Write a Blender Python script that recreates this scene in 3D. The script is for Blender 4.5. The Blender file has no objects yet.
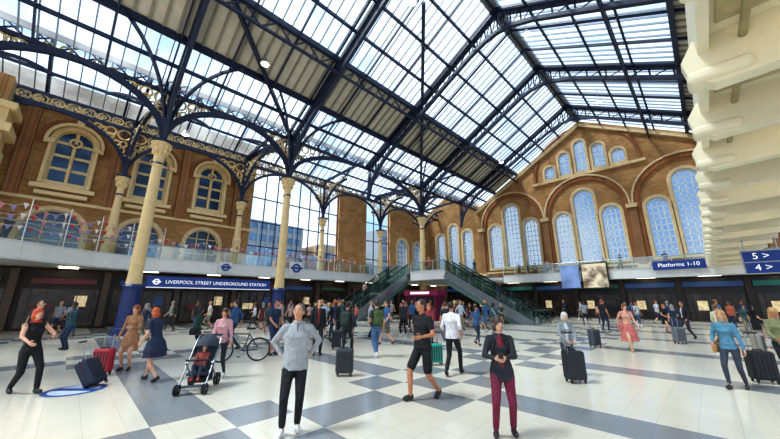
import bpy, bmesh, math, random
from mathutils import Vector, Matrix
from mathutils.bvhtree import BVHTree
random.seed(7)
V=Vector
S=bpy.context.scene
COL=S.collection
try:
    S.view_settings.view_transform='Standard'
    S.view_settings.exposure=0.35
    S.view_settings.look='Medium High Contrast'
except Exception: pass

# ------------------------------------------------------------ materials
def hexc(h):
    h=h.lstrip('#'); r=[int(h[i:i+2],16)/255 for i in (0,2,4)]
    return tuple((c/12.92 if c<=.04045 else ((c+.055)/1.055)**2.4) for c in r)+(1,)
MC={}
def mat(name,col,rough=.6,metal=0,var=.12,scale=6,emis=0,bump=0):
    if name in MC: return MC[name]
    m=bpy.data.materials.new(name); m.use_nodes=True
    nt=m.node_tree; b=nt.nodes['Principled BSDF']
    c=hexc(col) if isinstance(col,str) else col
    b.inputs['Roughness'].default_value=rough; b.inputs['Metallic'].default_value=metal
    tc=nt.nodes.new('ShaderNodeTexCoord'); no=nt.nodes.new('ShaderNodeTexNoise'); no.inputs['Scale'].default_value=scale
    rp=nt.nodes.new('ShaderNodeValToRGB')
    rp.color_ramp.elements[0].color=tuple(x*(1-var) for x in c[:3])+(1,)
    rp.color_ramp.elements[1].color=tuple(min(1,x*(1+var)) for x in c[:3])+(1,)
    rp.color_ramp.elements[0].position=.3; rp.color_ramp.elements[1].position=.7
    nt.links.new(tc.outputs['Object'],no.inputs['Vector']); nt.links.new(no.outputs['Fac'],rp.inputs['Fac'])
    nt.links.new(rp.outputs['Color'],b.inputs['Base Color'])
    if bump:
        n2=nt.nodes.new('ShaderNodeTexNoise'); n2.inputs['Scale'].default_value=9; n2.inputs['Detail'].default_value=2; n2.inputs['Distortion'].default_value=1.5
        bp=nt.nodes.new('ShaderNodeBump'); bp.inputs['Strength'].default_value=bump; bp.inputs['Distance'].default_value=.04
        nt.links.new(tc.outputs['Object'],n2.inputs['Vector']); nt.links.new(n2.outputs['Fac'],bp.inputs['Height']); nt.links.new(bp.outputs['Normal'],b.inputs['Normal'])
    if emis:
        nt.links.new(rp.outputs['Color'],b.inputs['Emission Color']); b.inputs['Emission Strength'].default_value=emis
    MC[name]=m; return m
def brick(name,c1,c2,mortar,bw=.45,bh=.15):
    m=bpy.data.materials.new(name); m.use_nodes=True; nt=m.node_tree; b=nt.nodes['Principled BSDF']
    tc=nt.nodes.new('ShaderNodeTexCoord'); br=nt.nodes.new('ShaderNodeTexBrick')
    br.inputs['Scale'].default_value=1; br.inputs['Brick Width'].default_value=bw; br.inputs['Row Height'].default_value=bh
    br.inputs['Mortar Size'].default_value=.014
    br.inputs['Color1'].default_value=hexc(c1); br.inputs['Color2'].default_value=hexc(c2); br.inputs['Mortar'].default_value=hexc(mortar)
    no=nt.nodes.new('ShaderNodeTexNoise'); no.inputs['Scale'].default_value=.9; no.inputs['Detail'].default_value=8
    mx=nt.nodes.new('ShaderNodeMixRGB'); mx.blend_type='MULTIPLY'; mx.inputs['Fac'].default_value=.7
    rp=nt.nodes.new('ShaderNodeValToRGB'); rp.color_ramp.elements[0].position=.35; rp.color_ramp.elements[0].color=(.62,.58,.55,1); rp.color_ramp.elements[1].position=.65
    nt.links.new(tc.outputs['Object'],br.inputs['Vector']); nt.links.new(tc.outputs['Object'],no.inputs['Vector'])
    nt.links.new(no.outputs['Fac'],rp.inputs['Fac']); nt.links.new(br.outputs['Color'],mx.inputs['Color1']); nt.links.new(rp.outputs['Color'],mx.inputs['Color2'])
    nt.links.new(mx.outputs['Color'],b.inputs['Base Color']); b.inputs['Roughness'].default_value=.85
    return m
def glassy(name,tint,alpha,col,trans=True,rough=.3,va=.1):
    m=bpy.data.materials.new(name); m.use_nodes=True; nt=m.node_tree
    for n in list(nt.nodes): nt.nodes.remove(n)
    o=nt.nodes.new('ShaderNodeOutputMaterial'); mx=nt.nodes.new('ShaderNodeMixShader')
    t=nt.nodes.new('ShaderNodeBsdfTransparent'); t.inputs['Color'].default_value=hexc(tint)
    if trans:
        d=nt.nodes.new('ShaderNodeBsdfTranslucent')
    else:
        d=nt.nodes.new('ShaderNodeBsdfGlossy'); d.inputs['Roughness'].default_value=rough
    d.inputs['Color'].default_value=hexc(col)
    tc=nt.nodes.new('ShaderNodeTexCoord'); no=nt.nodes.new('ShaderNodeTexNoise'); no.inputs['Scale'].default_value=.35
    mr=nt.nodes.new('ShaderNodeMapRange'); mr.inputs['From Min'].default_value=.3; mr.inputs['From Max'].default_value=.7
    mr.inputs['To Min'].default_value=max(0,alpha-va); mr.inputs['To Max'].default_value=alpha+va
    nt.links.new(tc.outputs['Object'],no.inputs['Vector']); nt.links.new(no.outputs['Fac'],mr.inputs['Value'])
    nt.links.new(mr.outputs['Result'],mx.inputs['Fac']); nt.links.new(t.outputs[0],mx.inputs[1]); nt.links.new(d.outputs[0],mx.inputs[2])
    nt.links.new(mx.outputs[0],o.inputs['Surface']); return m
NAVY=mat('steel_navy','#1e2740',.45,.1,.15,3)
CREAM=mat('cream_paint','#d6bb88',.5,0,.06,3)
CREAM2=mat('cream_soffit','#e2dac0',.55,0,.04,2)
WHITE=mat('white_panel','#dededa',.4,0,.04,2)
STONE=mat('stone_trim','#c9b086',.8,0,.12,5)
BRK=brick('brick_buff','#b5844c','#97693a','#b0946c')
BRKD=brick('brick_orange','#9c6036','#84502c','#946c48')
SLAT=mat('roof_boarding','#bdb6a4',.7,0,.08,2)
GBAR=mat('glazing_bar','#7d8996',.5,.2,.05,4)
ROOFG=glassy('roof_glazing','#d4e4f2',.25,'#dfeaf4',va=.15)
WING=glassy('window_glazing','#a3b6c8',.3,'#8a9cb0',True,va=.03)
WDARK=glassy('hotel_glazing','#26323f',.4,'#56687c',False,.15)
RAILG=glassy('balustrade_glass','#dcebe8',.15,'#e6f4f2',False,.08)
DARK=mat('dark_shop','#1c1a1c',.4,0,.3,2)
DARK2=mat('brown_shop','#2e221e',.5,0,.3,1.5)
STEEL=mat('brushed_steel','#9aa0a4',.3,.8,.1,6)
BLACK=mat('black_rubber','#0e0e10',.5,0,.1,8)
BLUE=mat('sign_blue','#12357c',.4,0,.05,3,.15)
SIGNW=mat('sign_white','#ffffff',.4,0,.02,3,.3)
RED=mat('sign_red','#c0323c',.5,0,.05,3)
LIT=mat('lamp_warm','#fff2d8',.4,0,.02,3,4)
TEAL=mat('teal','#1d6a66',.5,0,.1,4)
MAROON=mat('maroon','#5a1430',.4,0,.1,3)

def floor_mat(name,c,rough,var):
    m=bpy.data.materials.new(name); m.use_nodes=True; nt=m.node_tree; b=nt.nodes['Principled BSDF']
    tc=nt.nodes.new('ShaderNodeTexCoord'); n1=nt.nodes.new('ShaderNodeTexNoise'); n1.inputs['Scale'].default_value=1.2; n1.inputs['Detail'].default_value=8
    br=nt.nodes.new('ShaderNodeTexBrick'); br.offset=0; br.inputs['Scale'].default_value=1; br.inputs['Brick Width'].default_value=.45; br.inputs['Row Height'].default_value=.45; br.inputs['Mortar Size'].default_value=.004
    cc=hexc(c); br.inputs['Color1'].default_value=cc; br.inputs['Color2'].default_value=tuple(x*.97 for x in cc[:3])+(1,); br.inputs['Mortar'].default_value=tuple(x*.78 for x in cc[:3])+(1,)
    rp=nt.nodes.new('ShaderNodeValToRGB'); rp.color_ramp.elements[0].color=(1-var,1-var,1-var,1); rp.color_ramp.elements[0].position=.3; rp.color_ramp.elements[1].position=.7
    mx=nt.nodes.new('ShaderNodeMixRGB'); mx.blend_type='MULTIPLY'; mx.inputs['Fac'].default_value=1
    nt.links.new(tc.outputs['Object'],br.inputs['Vector']); nt.links.new(tc.outputs['Object'],n1.inputs['Vector']); nt.links.new(n1.outputs['Fac'],rp.inputs['Fac'])
    nt.links.new(br.outputs['Color'],mx.inputs['Color1']); nt.links.new(rp.outputs['Color'],mx.inputs['Color2']); nt.links.new(mx.outputs['Color'],b.inputs['Base Color'])
    b.inputs['Roughness'].default_value=rough; return m
FLW=floor_mat('floor_cream','#e2dac8',.16,.06)
FLG=floor_mat('floor_grey','#8f9294',.16,.1)

# ------------------------------------------------------------ mesh builder
class MB:
    def __init__(s): s.v=[];s.f=[];s.m=[]
    def add(s,vs,fs,m):
        o=len(s.v); s.v+=[tuple(v) for v in vs]; s.f+=[[i+o for i in f] for f in fs]; s.m+=[m]*len(fs)
    def rings(s,rs,m,cap=True,closed=True):
        n=len(rs[0]); fs=[]
        for a in range(len(rs)-1):
            for i in range(n if closed else n-1):
                j=(i+1)%n; fs.append([a*n+i,a*n+j,(a+1)*n+j,(a+1)*n+i])
        if cap: fs.append(list(range(n))[::-1]); fs.append([(len(rs)-1)*n+i for i in range(n)])
        s.add([p for r in rs for p in r],fs,m)
    def ell(s,c,r,m,R=None,nu=12,nv=8,zmin=None):
        c=V(c); rs=[]
        for k in range(nv+1):
            ph=math.pi*(k/nv); ph=min(max(ph,.06),math.pi-.06); ring=[]
            for i in range(nu):
                t=2*math.pi*i/nu
                p=V((r[0]*math.sin(ph)*math.cos(t),r[1]*math.sin(ph)*math.sin(t),-r[2]*math.cos(ph)))
                if R is not None: p=R@p
                p=c+p
                if zmin is not None and p.z<zmin: p.z=zmin
                ring.append(p)
            rs.append(ring)
        s.rings(rs,m)
    def capsule(s,p,q,r1,r2,m,n=10,k=3):
        p=V(p);q=V(q);d=q-p; L=d.length
        if L<1e-5: return
        d/=L; a=d.orthogonal().normalized(); b=d.cross(a); rs=[]
        def ring(c,r): rs.append([c+a*(r*math.cos(2*math.pi*i/n))+b*(r*math.sin(2*math.pi*i/n)) for i in range(n)])
        for i in range(k):
            t=math.pi/2*(1-i/k)*.96; ring(p-d*(r1*math.sin(t)),r1*math.cos(t))
        ring(p,r1); ring(q,r2)
        for i in range(1,k+1):
            t=math.pi/2*(i/k)*.96; ring(q+d*(r2*math.sin(t)),r2*math.cos(t))
        s.rings(rs,m)
    def tube(s,p,q,r1,r2,m,n=8):
        p=V(p);q=V(q);d=(q-p).normalized();a=d.orthogonal().normalized();b=d.cross(a)
        s.rings([[c+a*(r*math.cos(2*math.pi*i/n))+b*(r*math.sin(2*math.pi*i/n)) for i in range(n)] for c,r in((p,r1),(q,r2))],m)
    def box(s,c,sz,m,R=None):
        c=V(c);x,y,z=[k/2 for k in sz]
        vs=[V((a*x,b*y,e*z)) for a in(-1,1) for b in(-1,1) for e in(-1,1)]
        if R is not None: vs=[R@v for v in vs]
        s.add([c+v for v in vs],[[0,1,3,2],[4,6,7,5],[0,4,5,1],[2,3,7,6],[0,2,6,4],[1,5,7,3]],m)
    def beam(s,p,q,w,h,m,up=V((0,0,1))):
        p=V(p);q=V(q);d=(q-p)
        if d.length<1e-4: return
        d.normalize(); a=d.cross(up)
        if a.length<1e-3: a=d.orthogonal()
        a.normalize(); b=a.cross(d).normalized()
        rs=[[c+a*(i*w/2)+b*(j*h/2) for i,j in((-1,-1),(1,-1),(1,1),(-1,1))] for c in(p,q)]
        s.rings(rs,m)
    def chain(s,pts,w,h,m,up=V((0,0,1))):
        for a,b in zip(pts[:-1],pts[1:]): s.beam(a,b,w,h,m,up)
    def quad(s,a,b,c,d,m): s.add([a,b,c,d],[[0,1,2,3]],m)
    def rbox(s,c,sz,r,m,R=None,n=4):
        c=V(c);x,y,z=[k/2 for k in sz]; rs=[]
        def outline(ins):
            o=[]
            for sx,sy,a0 in((1,1,0),(-1,1,90),(-1,-1,180),(1,-1,270)):
                for i in range(n+1):
                    a=math.radians(a0+90*i/n); o.append((sx*(x-r)+(r-ins)*math.cos(a),sy*(y-r)+(r-ins)*math.sin(a)))
            return o
        for k in range(n+1):
            a=math.pi/2*k/n; rs.append((-z+r-r*math.cos(a), r-r*math.sin(a)))
        for k in range(n+1):
            a=math.pi/2*k/n; rs.append((z-r+r*math.sin(a), r-r*math.cos(a)))
        out=[]
        for zz,ins in rs:
            ring=[V((px,py,zz)) for px,py in outline(min(ins,r*.98))]
            if R is not None: ring=[R@p for p in ring]
            out.append([c+p for p in ring])
        s.rings(out,m)
    def torus(s,c,R,r,m,ax=V((0,1,0)),n=24,k=6):
        c=V(c);ax=V(ax).normalized();a=ax.orthogonal().normalized();b=ax.cross(a); vs=[];fs=[]
        for i in range(n):
            t=2*math.pi*i/n; d=a*math.cos(t)+b*math.sin(t)
            for j in range(k):
                u=2*math.pi*j/k; vs.append(c+d*(R+r*math.cos(u))+ax*(r*math.sin(u)))
        for i in range(n):
            for j in range(k):
                fs.append([i*k+j,((i+1)%n)*k+j,((i+1)%n)*k+(j+1)%k,i*k+(j+1)%k])
        s.add(vs,fs,m)
    def mesh(s,name):
        me=bpy.data.meshes.new(name); me.from_pydata(s.v,[],s.f); me.polygons.foreach_set('material_index',s.m); me.update(); return me
    def obj(s,name,mats,smooth=False,parent=None,M=None,recalc=True):
        me=s.mesh(name)
        if recalc:
            bm=bmesh.new(); bm.from_mesh(me); bmesh.ops.recalc_face_normals(bm,faces=bm.faces); bm.to_mesh(me); bm.free()
        for m in mats: me.materials.append(m)
        if smooth: me.polygons.foreach_set('use_smooth',[True]*len(me.polygons))
        o=bpy.data.objects.new(name,me); COL.objects.link(o)
        if M is not None: o.matrix_world=M
        if parent: o.parent=parent
        return o
def plate(name,outline,holes,thick,M,m,parent=None):
    cu=bpy.data.curves.new(name,'CURVE'); cu.dimensions='2D'; cu.fill_mode='BOTH'; cu.extrude=thick/2
    for pts in [outline]+holes:
        sp=cu.splines.new('POLY'); sp.points.add(len(pts)-1)
        for i,p in enumerate(pts): sp.points[i].co=(p[0],p[1],0,1)
        sp.use_cyclic_u=True
    t=bpy.data.objects.new('tmp',cu); COL.objects.link(t); dg=bpy.context.evaluated_depsgraph_get()
    me=bpy.data.meshes.new_from_object(t.evaluated_get(dg)); bpy.data.objects.remove(t)
    me.materials.clear(); me.materials.append(m)
    o=bpy.data.objects.new(name,me); COL.objects.link(o); o.matrix_world=M
    if parent: o.parent=parent
    return o
MG=Matrix(((1,0,0,0),(0,0,-1,40.3),(0,1,0,0),(0,0,0,1)))
ML=Matrix(((0,0,1,-31.3),(1,0,0,0),(0,1,0,0),(0,0,0,1)))
FG=lambda x,z,d:V((x,40-d,z))
FL=lambda x,z,d:V((-31+d,x,z))
def arch(cx,z0,w,zt,n=10):
    r=w/2; zs=zt-r
    return [(cx-r,z0),(cx+r,z0)]+[(cx+r*math.cos(math.pi*i/n),zs+r*math.sin(math.pi*i/n)) for i in range(n+1)]
def archpath(cx,z0,w,zt,n=14):
    r=w/2; zs=zt-r
    return [(cx+r,z0)]+[(cx+r*math.cos(math.pi*i/n),zs+r*math.sin(math.pi*i/n)) for i in range(n+1)]+[(cx-r,z0)]
def ring(B,F,cx,z0,w,zt,t,d0,d1,m,z0o=None):
    a=archpath(cx,z0,w,zt); b=archpath(cx,z0,w+2*t,zt+t)
    for i in range(len(a)-1):
        B.quad(F(*a[i],d1),F(*a[i+1],d1),F(*b[i+1],d1),F(*b[i],d1),m)
        B.quad(F(*a[i],d0),F(*a[i+1],d0),F(*a[i+1],d1),F(*a[i],d1),m)
        B.quad(F(*b[i],d0),F(*b[i+1],d0),F(*b[i+1],d1),F(*b[i],d1),m)
wn=[0]
def window(F,cx,z0,w,zt,trim=.28,nv=3,dz=.75,d=-.2,sill=True,tm=STONE,bar=.07,gm=None):
    B=MB(); r=w/2; zs=zt-r
    B.add([F(x,z,d) for x,z in arch(cx,z0,w,zt,14)],[list(range(17))],0)
    def bx(x0,x1,z0_,z1_,dd,m,dp=.06):
        p=[F(a,b,e) for a in(x0,x1) for b in(z0_,z1_) for e in(dd-dp/2,dd+dp/2)]
        B.add(p,[[0,1,3,2],[4,6,7,5],[0,4,5,1],[2,3,7,6],[0,2,6,4],[1,5,7,3]],m)
    for i in range(1,nv+1):
        x=-r+w*i/(nv+1); h=zs+math.sqrt(max(r*r-x*x,0)); bx(cx+x-bar/2,cx+x+bar/2,z0,h,d+.05,1)
    z=z0+dz
    while z<zt-.2:
        hw=r if z<zs else math.sqrt(max(r*r-(z-zs)**2,0)); bx(cx-hw,cx+hw,z-bar/2,z+bar/2,d+.05,1); z+=dz
    ring(B,F,cx,z0,w,zt,trim,-.28,.1,2)
    ring(B,F,cx,z0,w-.14,zt-.07,.1,d-.05,d+.12,1)
    if sill: bx(cx-r-trim,cx+r+trim,z0-.3,z0,0,2,.4)
    wn[0]+=1
    return B.obj('window_%d'%wn[0],[gm or WING,WHITE if gm is None else CREAM,tm],recalc=False)

# ------------------------------------------------------------ floor / ground
B=MB(); T=.9
for i in range(-30,20):
    for j in range(-14,43):
        x0=-4.75-.45+i*T; y0=1.6-.45+j*T
        if y0>39.9: continue
        ii=i%10; jj=j%5; di=min(ii,10-ii); dj=min(jj,5-jj)
        g=(ii==0 or jj==0)
        if di<=2 and dj<=1: g=(di+dj)%2==0
        B.quad((x0,y0,0),(x0+T,y0,0),(x0+T,y0+T,0),(x0,y0+T,0),1 if g else 0)
B.obj('floor',[FLW,FLG])
B=MB(); B.quad((-300,-200,-.05),(200,-200,-.05),(200,260,-.05),(-300,260,-.05),0)
B.obj('ground_outside',[mat('asphalt','#8a8a8c',.9)])

# ------------------------------------------------------------ gable wall (north)
wins=[]
for c in(-17,-8.4,.3):
    for dx,zt,w in((-2.4,11.8,1.75),(0,14.2,2.0),(2.4,11.8,1.75)): wins.append((c+dx,5.9,w,zt))
for x,zt in((-28.6,11.8),(-26.2,13),(-23.8,11.8)): wins.append((x,5.9,1.5,zt))
small=[(-11.5,18.1),(-9.75,19.4),(-7.95,20.4),(-6.15,19.4),(-4.4,18.1)]
for x,zt in small: wins.append((x,16.5,1.15,zt))
plate('wall_north',[(-31.6,0),(9.5,0),(9.5,13.2),(6.8,14.6),(-7.6,22.9),(-21.4,14.95),(-22,15.7),(-26.5,18.2),(-31.6,15.5)],[arch(*w) for w in wins],.6,MG,BRK)
for w in wins: window(FG,*w,trim=.24 if w[1]>10 else .3,nv=3 if w[1]<10 else 1,dz=.62)
B=MB()
for c in(-17,-8.4,.3):
    ring(B,FG,c,5.2,7.3,15.3,.5,0,.22,0); ring(B,FG,c,5.2,8.3,15.8,.18,0,.32,1)
for c in(-21.3,-12.7,-4.05,4.6):
    B.box((c,39.8,2.6+4),(.7,.4,9.5),0); B.box((c,39.7,11.3),(.95,.6,.4),1); B.box((c,39.7,5.0),(.95,.6,.4),1)
B.box((-7.9,39.85,16.05),(11.5,.3,.28),1); B.box((-12,39.85,5.3),(38,.3,.2),1)
ring(B,FG,-7.95,16.2,10.4,21.9,.32,0,.2,0)
for sg in(-1,1):
    B.beam((-7.6,39.8,22.3),(-7.6+sg*14.4,39.8,14.1),.35,.35,1)
B.obj('trim_1',[BRKD,STONE],recalc=True)

# ------------------------------------------------------------ west wall
hw=[(-6.3,9.8,2.0,13.8),(-1.7,9.8,2.0,13.8),(3.0,9.8,2.0,13.8),(7.4,9.8,2.0,13.8)]
low=[(-6.3,4.4,3.0,7.8),(-1.7,4.4,3.0,7.8),(3.0,4.4,2.6,7.8),(7.4,4.4,2.6,7.8)]
plate('wall_west',[(-12,0),(40.6,0),(40.6,15.6),(31,15.6),(31,4.2),(26.5,4.2),(26.5,15.6),(22,15.6),(22,4.2),(11.3,4.2),(11.3,17.5),(-12,17.5)],
      [arch(*w) for w in hw+low]+[arch(33.6,5.2,2.2,10.5),arch(37.2,5.2,2.2,10.5)],.6,ML,BRK)
for w in hw: window(FL,*w,trim=.32,nv=1,dz=1.0,bar=.2,tm=CREAM,gm=WDARK)
for w in low: window(FL,*w,trim=.3,nv=2,dz=1.3,tm=STONE,gm=WDARK)
for c in(33.6,37.2): window(FL,c,5.2,2.2,10.5,trim=.3,nv=2)
B=MB()
for w in hw:
    B.box((-30.8,w[0],9.3),(.5,3.2,.3),0); B.box((-30.75,w[0],8.85),(.4,2.6,.25),0)
    for sy in(-1,1): B.tube((-30.7,w[0]+sy*1.2,9.5),(-30.7,w[0]+sy*1.2,12.5),.13,.11,0); B.box((-30.7,w[0]+sy*1.2,12.6),(.4,.4,.3),0)
    ring(B,FL,w[0],12.4,2.75,14.15,.18,0,.4,0); ring(B,FL,w[0],12.4,3.2,14.4,.3,0,.15,1); B.box((-30.7,w[0],14.4),(.4,.4,.6),0)
    B.torus((-30.95,w[0],12.9),.3,.08,0,ax=(1,0,0)); B.tube((-30.95,w[0],9.8),(-30.95,w[0],12.5),.1,.1,0)
B.box((-30.85,0,8.4),(.3,23,.2),0); B.box((-30.85,0,15.2),(.4,23,.35),0)
for y in(-4,.7,5.2,9.7): B.box((-30.8,y,11.8),(.4,.6,6.6),1)
B.obj('trim_2',[CREAM,BRKD])
B=MB()
for y0,y1 in((11.35,21.95),(26.55,30.95)):
    B.quad((-31.3,y0,4.4),(-31.3,y1,4.4),(-31.3,y1,15.6),(-31.3,y0,15.6),0)
    n=int((y1-y0)/1.3)
    for i in range(n+1): y=y0+(y1-y0)*i/n; B.box((-31.25,y,9.9),(.12,.09,10.9),1)
    for z in(4.5,7,9.5,12,15.3): B.box((-31.25,(y0+y1)/2,z),(.12,y1-y0,.1 if z<14 else .4),1)
B.obj('window_wall_glazed',[glassy('clear_glazing','#e4f0f8',.06,'#ffffff',False,.05,.03),NAVY])
B=MB(); B.box((-28.6,-6.0,9.8),(1.6,2.4,10.6),0); B.box((-28.5,-5.9,10.2),(2.0,2.8,.5),1); B.box((-28.4,-5.8,11.6),(2.3,3.1,.5),1)
B.box((-28.5,-5.9,10.9),(1.85,2.6,1.0),1); B.box((-28.4,-5.8,13.0),(2.3,3.1,.4),1); B.box((-28.5,-5.9,12.3),(1.9,2.7,1.1),1)
for k in range(4): B.ell((-27.45,-7+k*.75,10.9),(.25,.28,.4),1)
B.obj('brick_pier',[BRK,CREAM])

# ------------------------------------------------------------ roof
RX,RZ,EL,ER,EZ=-7.6,22.9,-22.,6.8,14.7
def rz(x): return RZ-(RZ-EZ)*abs(x-RX)/(RX-EL)
Y0,Y1=-12,39.95
def P(x,y,o=0): return V((x,y,rz(x)+o))
bands=((EL,-18.9,0),(-18.9,-15.6,1),(-15.6,RX,0),(RX,1.3,0),(1.3,ER+1.5,1))
B=MB()
for x0,x1,m in bands:
    B.quad(P(x0,Y0,.1),P(x1,Y0,.1),P(x1,Y1,.1),P(x0,Y1,.1),m)
y=Y0
while y<Y1:
    for x0,x1,m in bands:
        B.beam(P(x0,y,.03),P(x1,y,.03),.06 if m==0 else .12,.12,2+m)
    y+=.65
B.box((RX,14,RZ+.1),(.8,52,.3),3)
B.obj('ceiling_roof_glazing',[ROOFG,SLAT,GBAR,mat('slat_rib','#857f72',.7)],recalc=False)
B=MB()
for x in(-20.4,-18.9,-15.6,-13.7,-11.8,-9.8,RX,-5.4,-3.2,-1,1.3,3.5): B.beam(P(x,Y0,-.12),P(x,Y1,-.12),.14 if x not in(-15.6,-18.9,1.3) else .26,.22 if x not in(-15.6,-18.9,1.3) else .4,0)
y=-12.0
while y<40:
    for a,b in((EL,RX),(RX,ER)): B.beam(P(a,y,-.1),P(b,y,-.1),.09,.18,0)
    y+=2.775
for x in(-15.6,-1.5):
    zt=rz(x)-.25; zb=zt-.95
    B.beam((x,Y0,zb),(x,Y1,zb),.16,.16,0); B.beam((x,Y0,zt),(x,Y1,zt),.16,.16,0)
    y=Y0;k=0
    while y<Y1-1: B.beam((x,y,zb if k else zt),(x,y+1,zt if k else zb),.07,.09,0); y+=1; k=1-k
def truss(y,w=.22):
    top=[P(EL,y,-.2),P(RX,y,-.2),P(ER,y,-.2)]
    B.chain(top,w*1.3,.34,0)
    lowL=[(-22,11.2),(-21.6,12.6),(-20.8,13.8),(-19.5,14.95),(-17.5,16.15),(-15,17.55),(-12.5,18.95),(-10,20.3),(-8.6,20.85),(-7.6,21.0)]
    low=[V((x,y,z)) for x,z in lowL]+[V((2*RX-x,y,z)) for x,z in lowL[::-1][1:]]
    B.chain(low,w,.26,0)
    for a,b in zip(low[:-1],low[1:]):
        for k in range(2):
            p=a.lerp(b,k/2); q=a.lerp(b,(k+1)/2)
            B.beam(p,P(p.x,y,-.2),.07,.1,0); B.beam(p,P(q.x,y,-.2),.05,.07,0)
for y in(-6,2.3,10.6,18.9,27.2,35.5): truss(y,.3 if y in(27.2,18.9) else .24)
B.beam((-22,27.2,14.5),(-10.1,13.3,rz(-10.1)-.35),.25,.4,0)
B.beam((-22,10.6,14.5),(-14,1.5,rz(-14)-.35),.2,.3,0)
B.obj('roof_truss',[NAVY])
B=MB()
def az(x): return 15.5+2.6*(1-abs(x+26.5)/4.5)
for a,b in((-22,-26.5),(-26.5,-31)):
    B.quad((a,Y0,az(a)),(b,Y0,az(b)),(b,Y1,az(b)),(a,Y1,az(a)),0)
    y=Y0
    while y<Y1: B.beam((a,y,az(a)-.06),(b,y,az(b)-.06),.06,.1,1); y+=.7
    y=-12.
    while y<Y1: B.beam((a,y,az(a)-.2),(b,y,az(b)-.2),.14,.24,2); y+=4.15
    for k in(.0,.5): x=a+(b-a)*k; B.beam((x,Y0,az(x)-.2),(x,Y1,az(x)-.2),.12,.2,2)
B.obj('ceiling_aisle_glazing',[ROOFG,GBAR,NAVY],recalc=False)

B=MB()
def girder(p,q,h=1.1,w=.3,step=1.0,m=0):
    p=V(p);q=V(q);u=V((0,0,h)); B.beam(p,q,w,.22,m); B.beam(p+u,q+u,w,.22,m); n=max(2,int((q-p).length/step))
    for i in range(n):
        a=p.lerp(q,i/n);b=p.lerp(q,(i+1)/n); B.beam(a,b+u,.06,.08,m); B.beam(a+u,b,.06,.08,m)
def qarch(p,q,w=.22,h=.26,m=0,rings_m=None,top=None):
    p=V(p);q=V(q);hd=V((q.x-p.x,q.y-p.y,0)); zz=q.z-p.z; pts=[]
    for i in range(11):
        t=math.pi/2*i/10; pts.append(p+hd*(1-math.cos(t))+V((0,0,zz*math.sin(t))))
    B.chain(pts,w,h,m)
    ax=hd.normalized().cross(V((0,0,1)))
    for i in(3,6):
        a=pts[i]; B.beam(a,(a.x,a.y,q.z+.05),.06,.09,m)
    if rings_m is not None:
        L=hd.length; d=hd.normalized()
        for s_,r in((.45,.38),(1.25,.3),(1.95,.22),(.4,.2)):
            if s_<L: B.torus(p+d*s_+V((0,0,zz-r-.08 if s_!=.4 else zz-1.2)),r,.065,rings_m,ax=ax,n=16,k=4)
        for i in range(2,10):
            a=pts[i]; B.torus(a+V((0,0,.3)),.19,.06,rings_m,ax=ax,n=12,k=4)
girder((-22,Y0,14.5),(-22,Y1,14.5),.8,.24); girder((-29,Y0,14.3),(-29,Y1,14.3),.8,.2)
y=-11.5
while y<22: B.torus((-29,y,14.7),.32,.07,1,ax=(1,0,0),n=16,k=4); B.torus((-29,y,14.7),.12,.05,1,ax=(1,0,0),n=10,k=4); y+=.78
fy=[-6,2.3,10.6,27.2]; by=[-7.3,1.2,9.6,18.4,27.2,36]
for y in fy:
    for s_ in(-1,1):
        L=4.15 if not((y==10.6 and s_==1) or(y==27.2 and s_==-1)) else 6.5
        qarch((-22,y,11.1),(-22,y+s_*L,14.45),.26,.32,0,1)
    qarch((-22,y,11.1),(-25.5,y-.5,14.45),.2,.26,0,1)
    for sx,sy in((-3,3),(-3,-3),(3.4,3),(3.4,-3)): qarch((-22,y,11.1),(-22+sx,y+sy,14.6 if sx<0 else 16.2),.14,.18,0)
    B.tube((-22,y,11),(-22,y,15.4),.2,.17,0,10)
    B.beam((-22,y,14.9),(-29,y-.9,14.9),.22,.5,0)
    for k in range(7): B.torus((-23-k*.8,y-.12-k*.1,14.4),.26,.06,1,ax=(0,1,0),n=14,k=4)
for y in by:
    for s_ in(-1,1): qarch((-29,y,10.6),(-29,y+s_*4.2,14.25),.18,.22,0,1)
    qarch((-29,y,10.6),(-25.5,y+.5,14.45),.18,.22,0,1); qarch((-29,y,10.6),(-30.8,y,13.4),.16,.2,0,1)
    B.tube((-29,y,10.5),(-29,y,15.2),.17,.15,0,10)
    B.beam((-31,y,14.9),(-22,y,15.2),.14,.3,0)
B.obj('roof_arch_brackets',[NAVY,CREAM])

def column(x,y,top,zb=0,r=.33):
    B=MB()
    prof=[(zb,r*1.75,0),(zb+.35,r*1.75,0),(zb+.4,r*1.35,0),(zb+2.3,r*1.25,0),(zb+2.5,r*1.4,0),(zb+2.62,r*1.1,1),(zb+3.0,r*1.0,1),(top-1.5,r*.78,1),(top-1.4,r*.98,2),(top-1.25,r*.8,1),(top-.8,r*.85,1),(top-.45,r*1.15,1),(top-.15,r*1.5,1),(top-.1,r*1.65,1),(top,r*1.65,1)]
    n=20
    def rg(z,rr): return [V((x+rr*math.cos(2*math.pi*i/n),y+rr*math.sin(2*math.pi*i/n),z)) for i in range(n)]
    for a,b in zip(prof[:-1],prof[1:]): B.rings([rg(a[0],a[1]),rg(b[0],b[1])],a[2] if zb==0 else max(1,a[2]),cap=True)
    for k in range(10):
        t=2*math.pi*k/10; d=V((math.cos(t),math.sin(t),0))
        B.ell(V((x,y,top-.55))+d*r*1.0,(.1,.1,.22),1); B.ell(V((x,y,top-.25))+d*r*1.35,(.09,.09,.12),1)
    B.box((x,y,top+.06),(r*3.3,r*3.3,.14),2)
    B.obj('cast_iron_column',[mat('plinth_navy','#1c2f63',.4),CREAM,NAVY],smooth=False)
for y in fy: column(-22,y,11.0)
for y in by: column(-29,y,10.5,4.42,.26)

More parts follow.
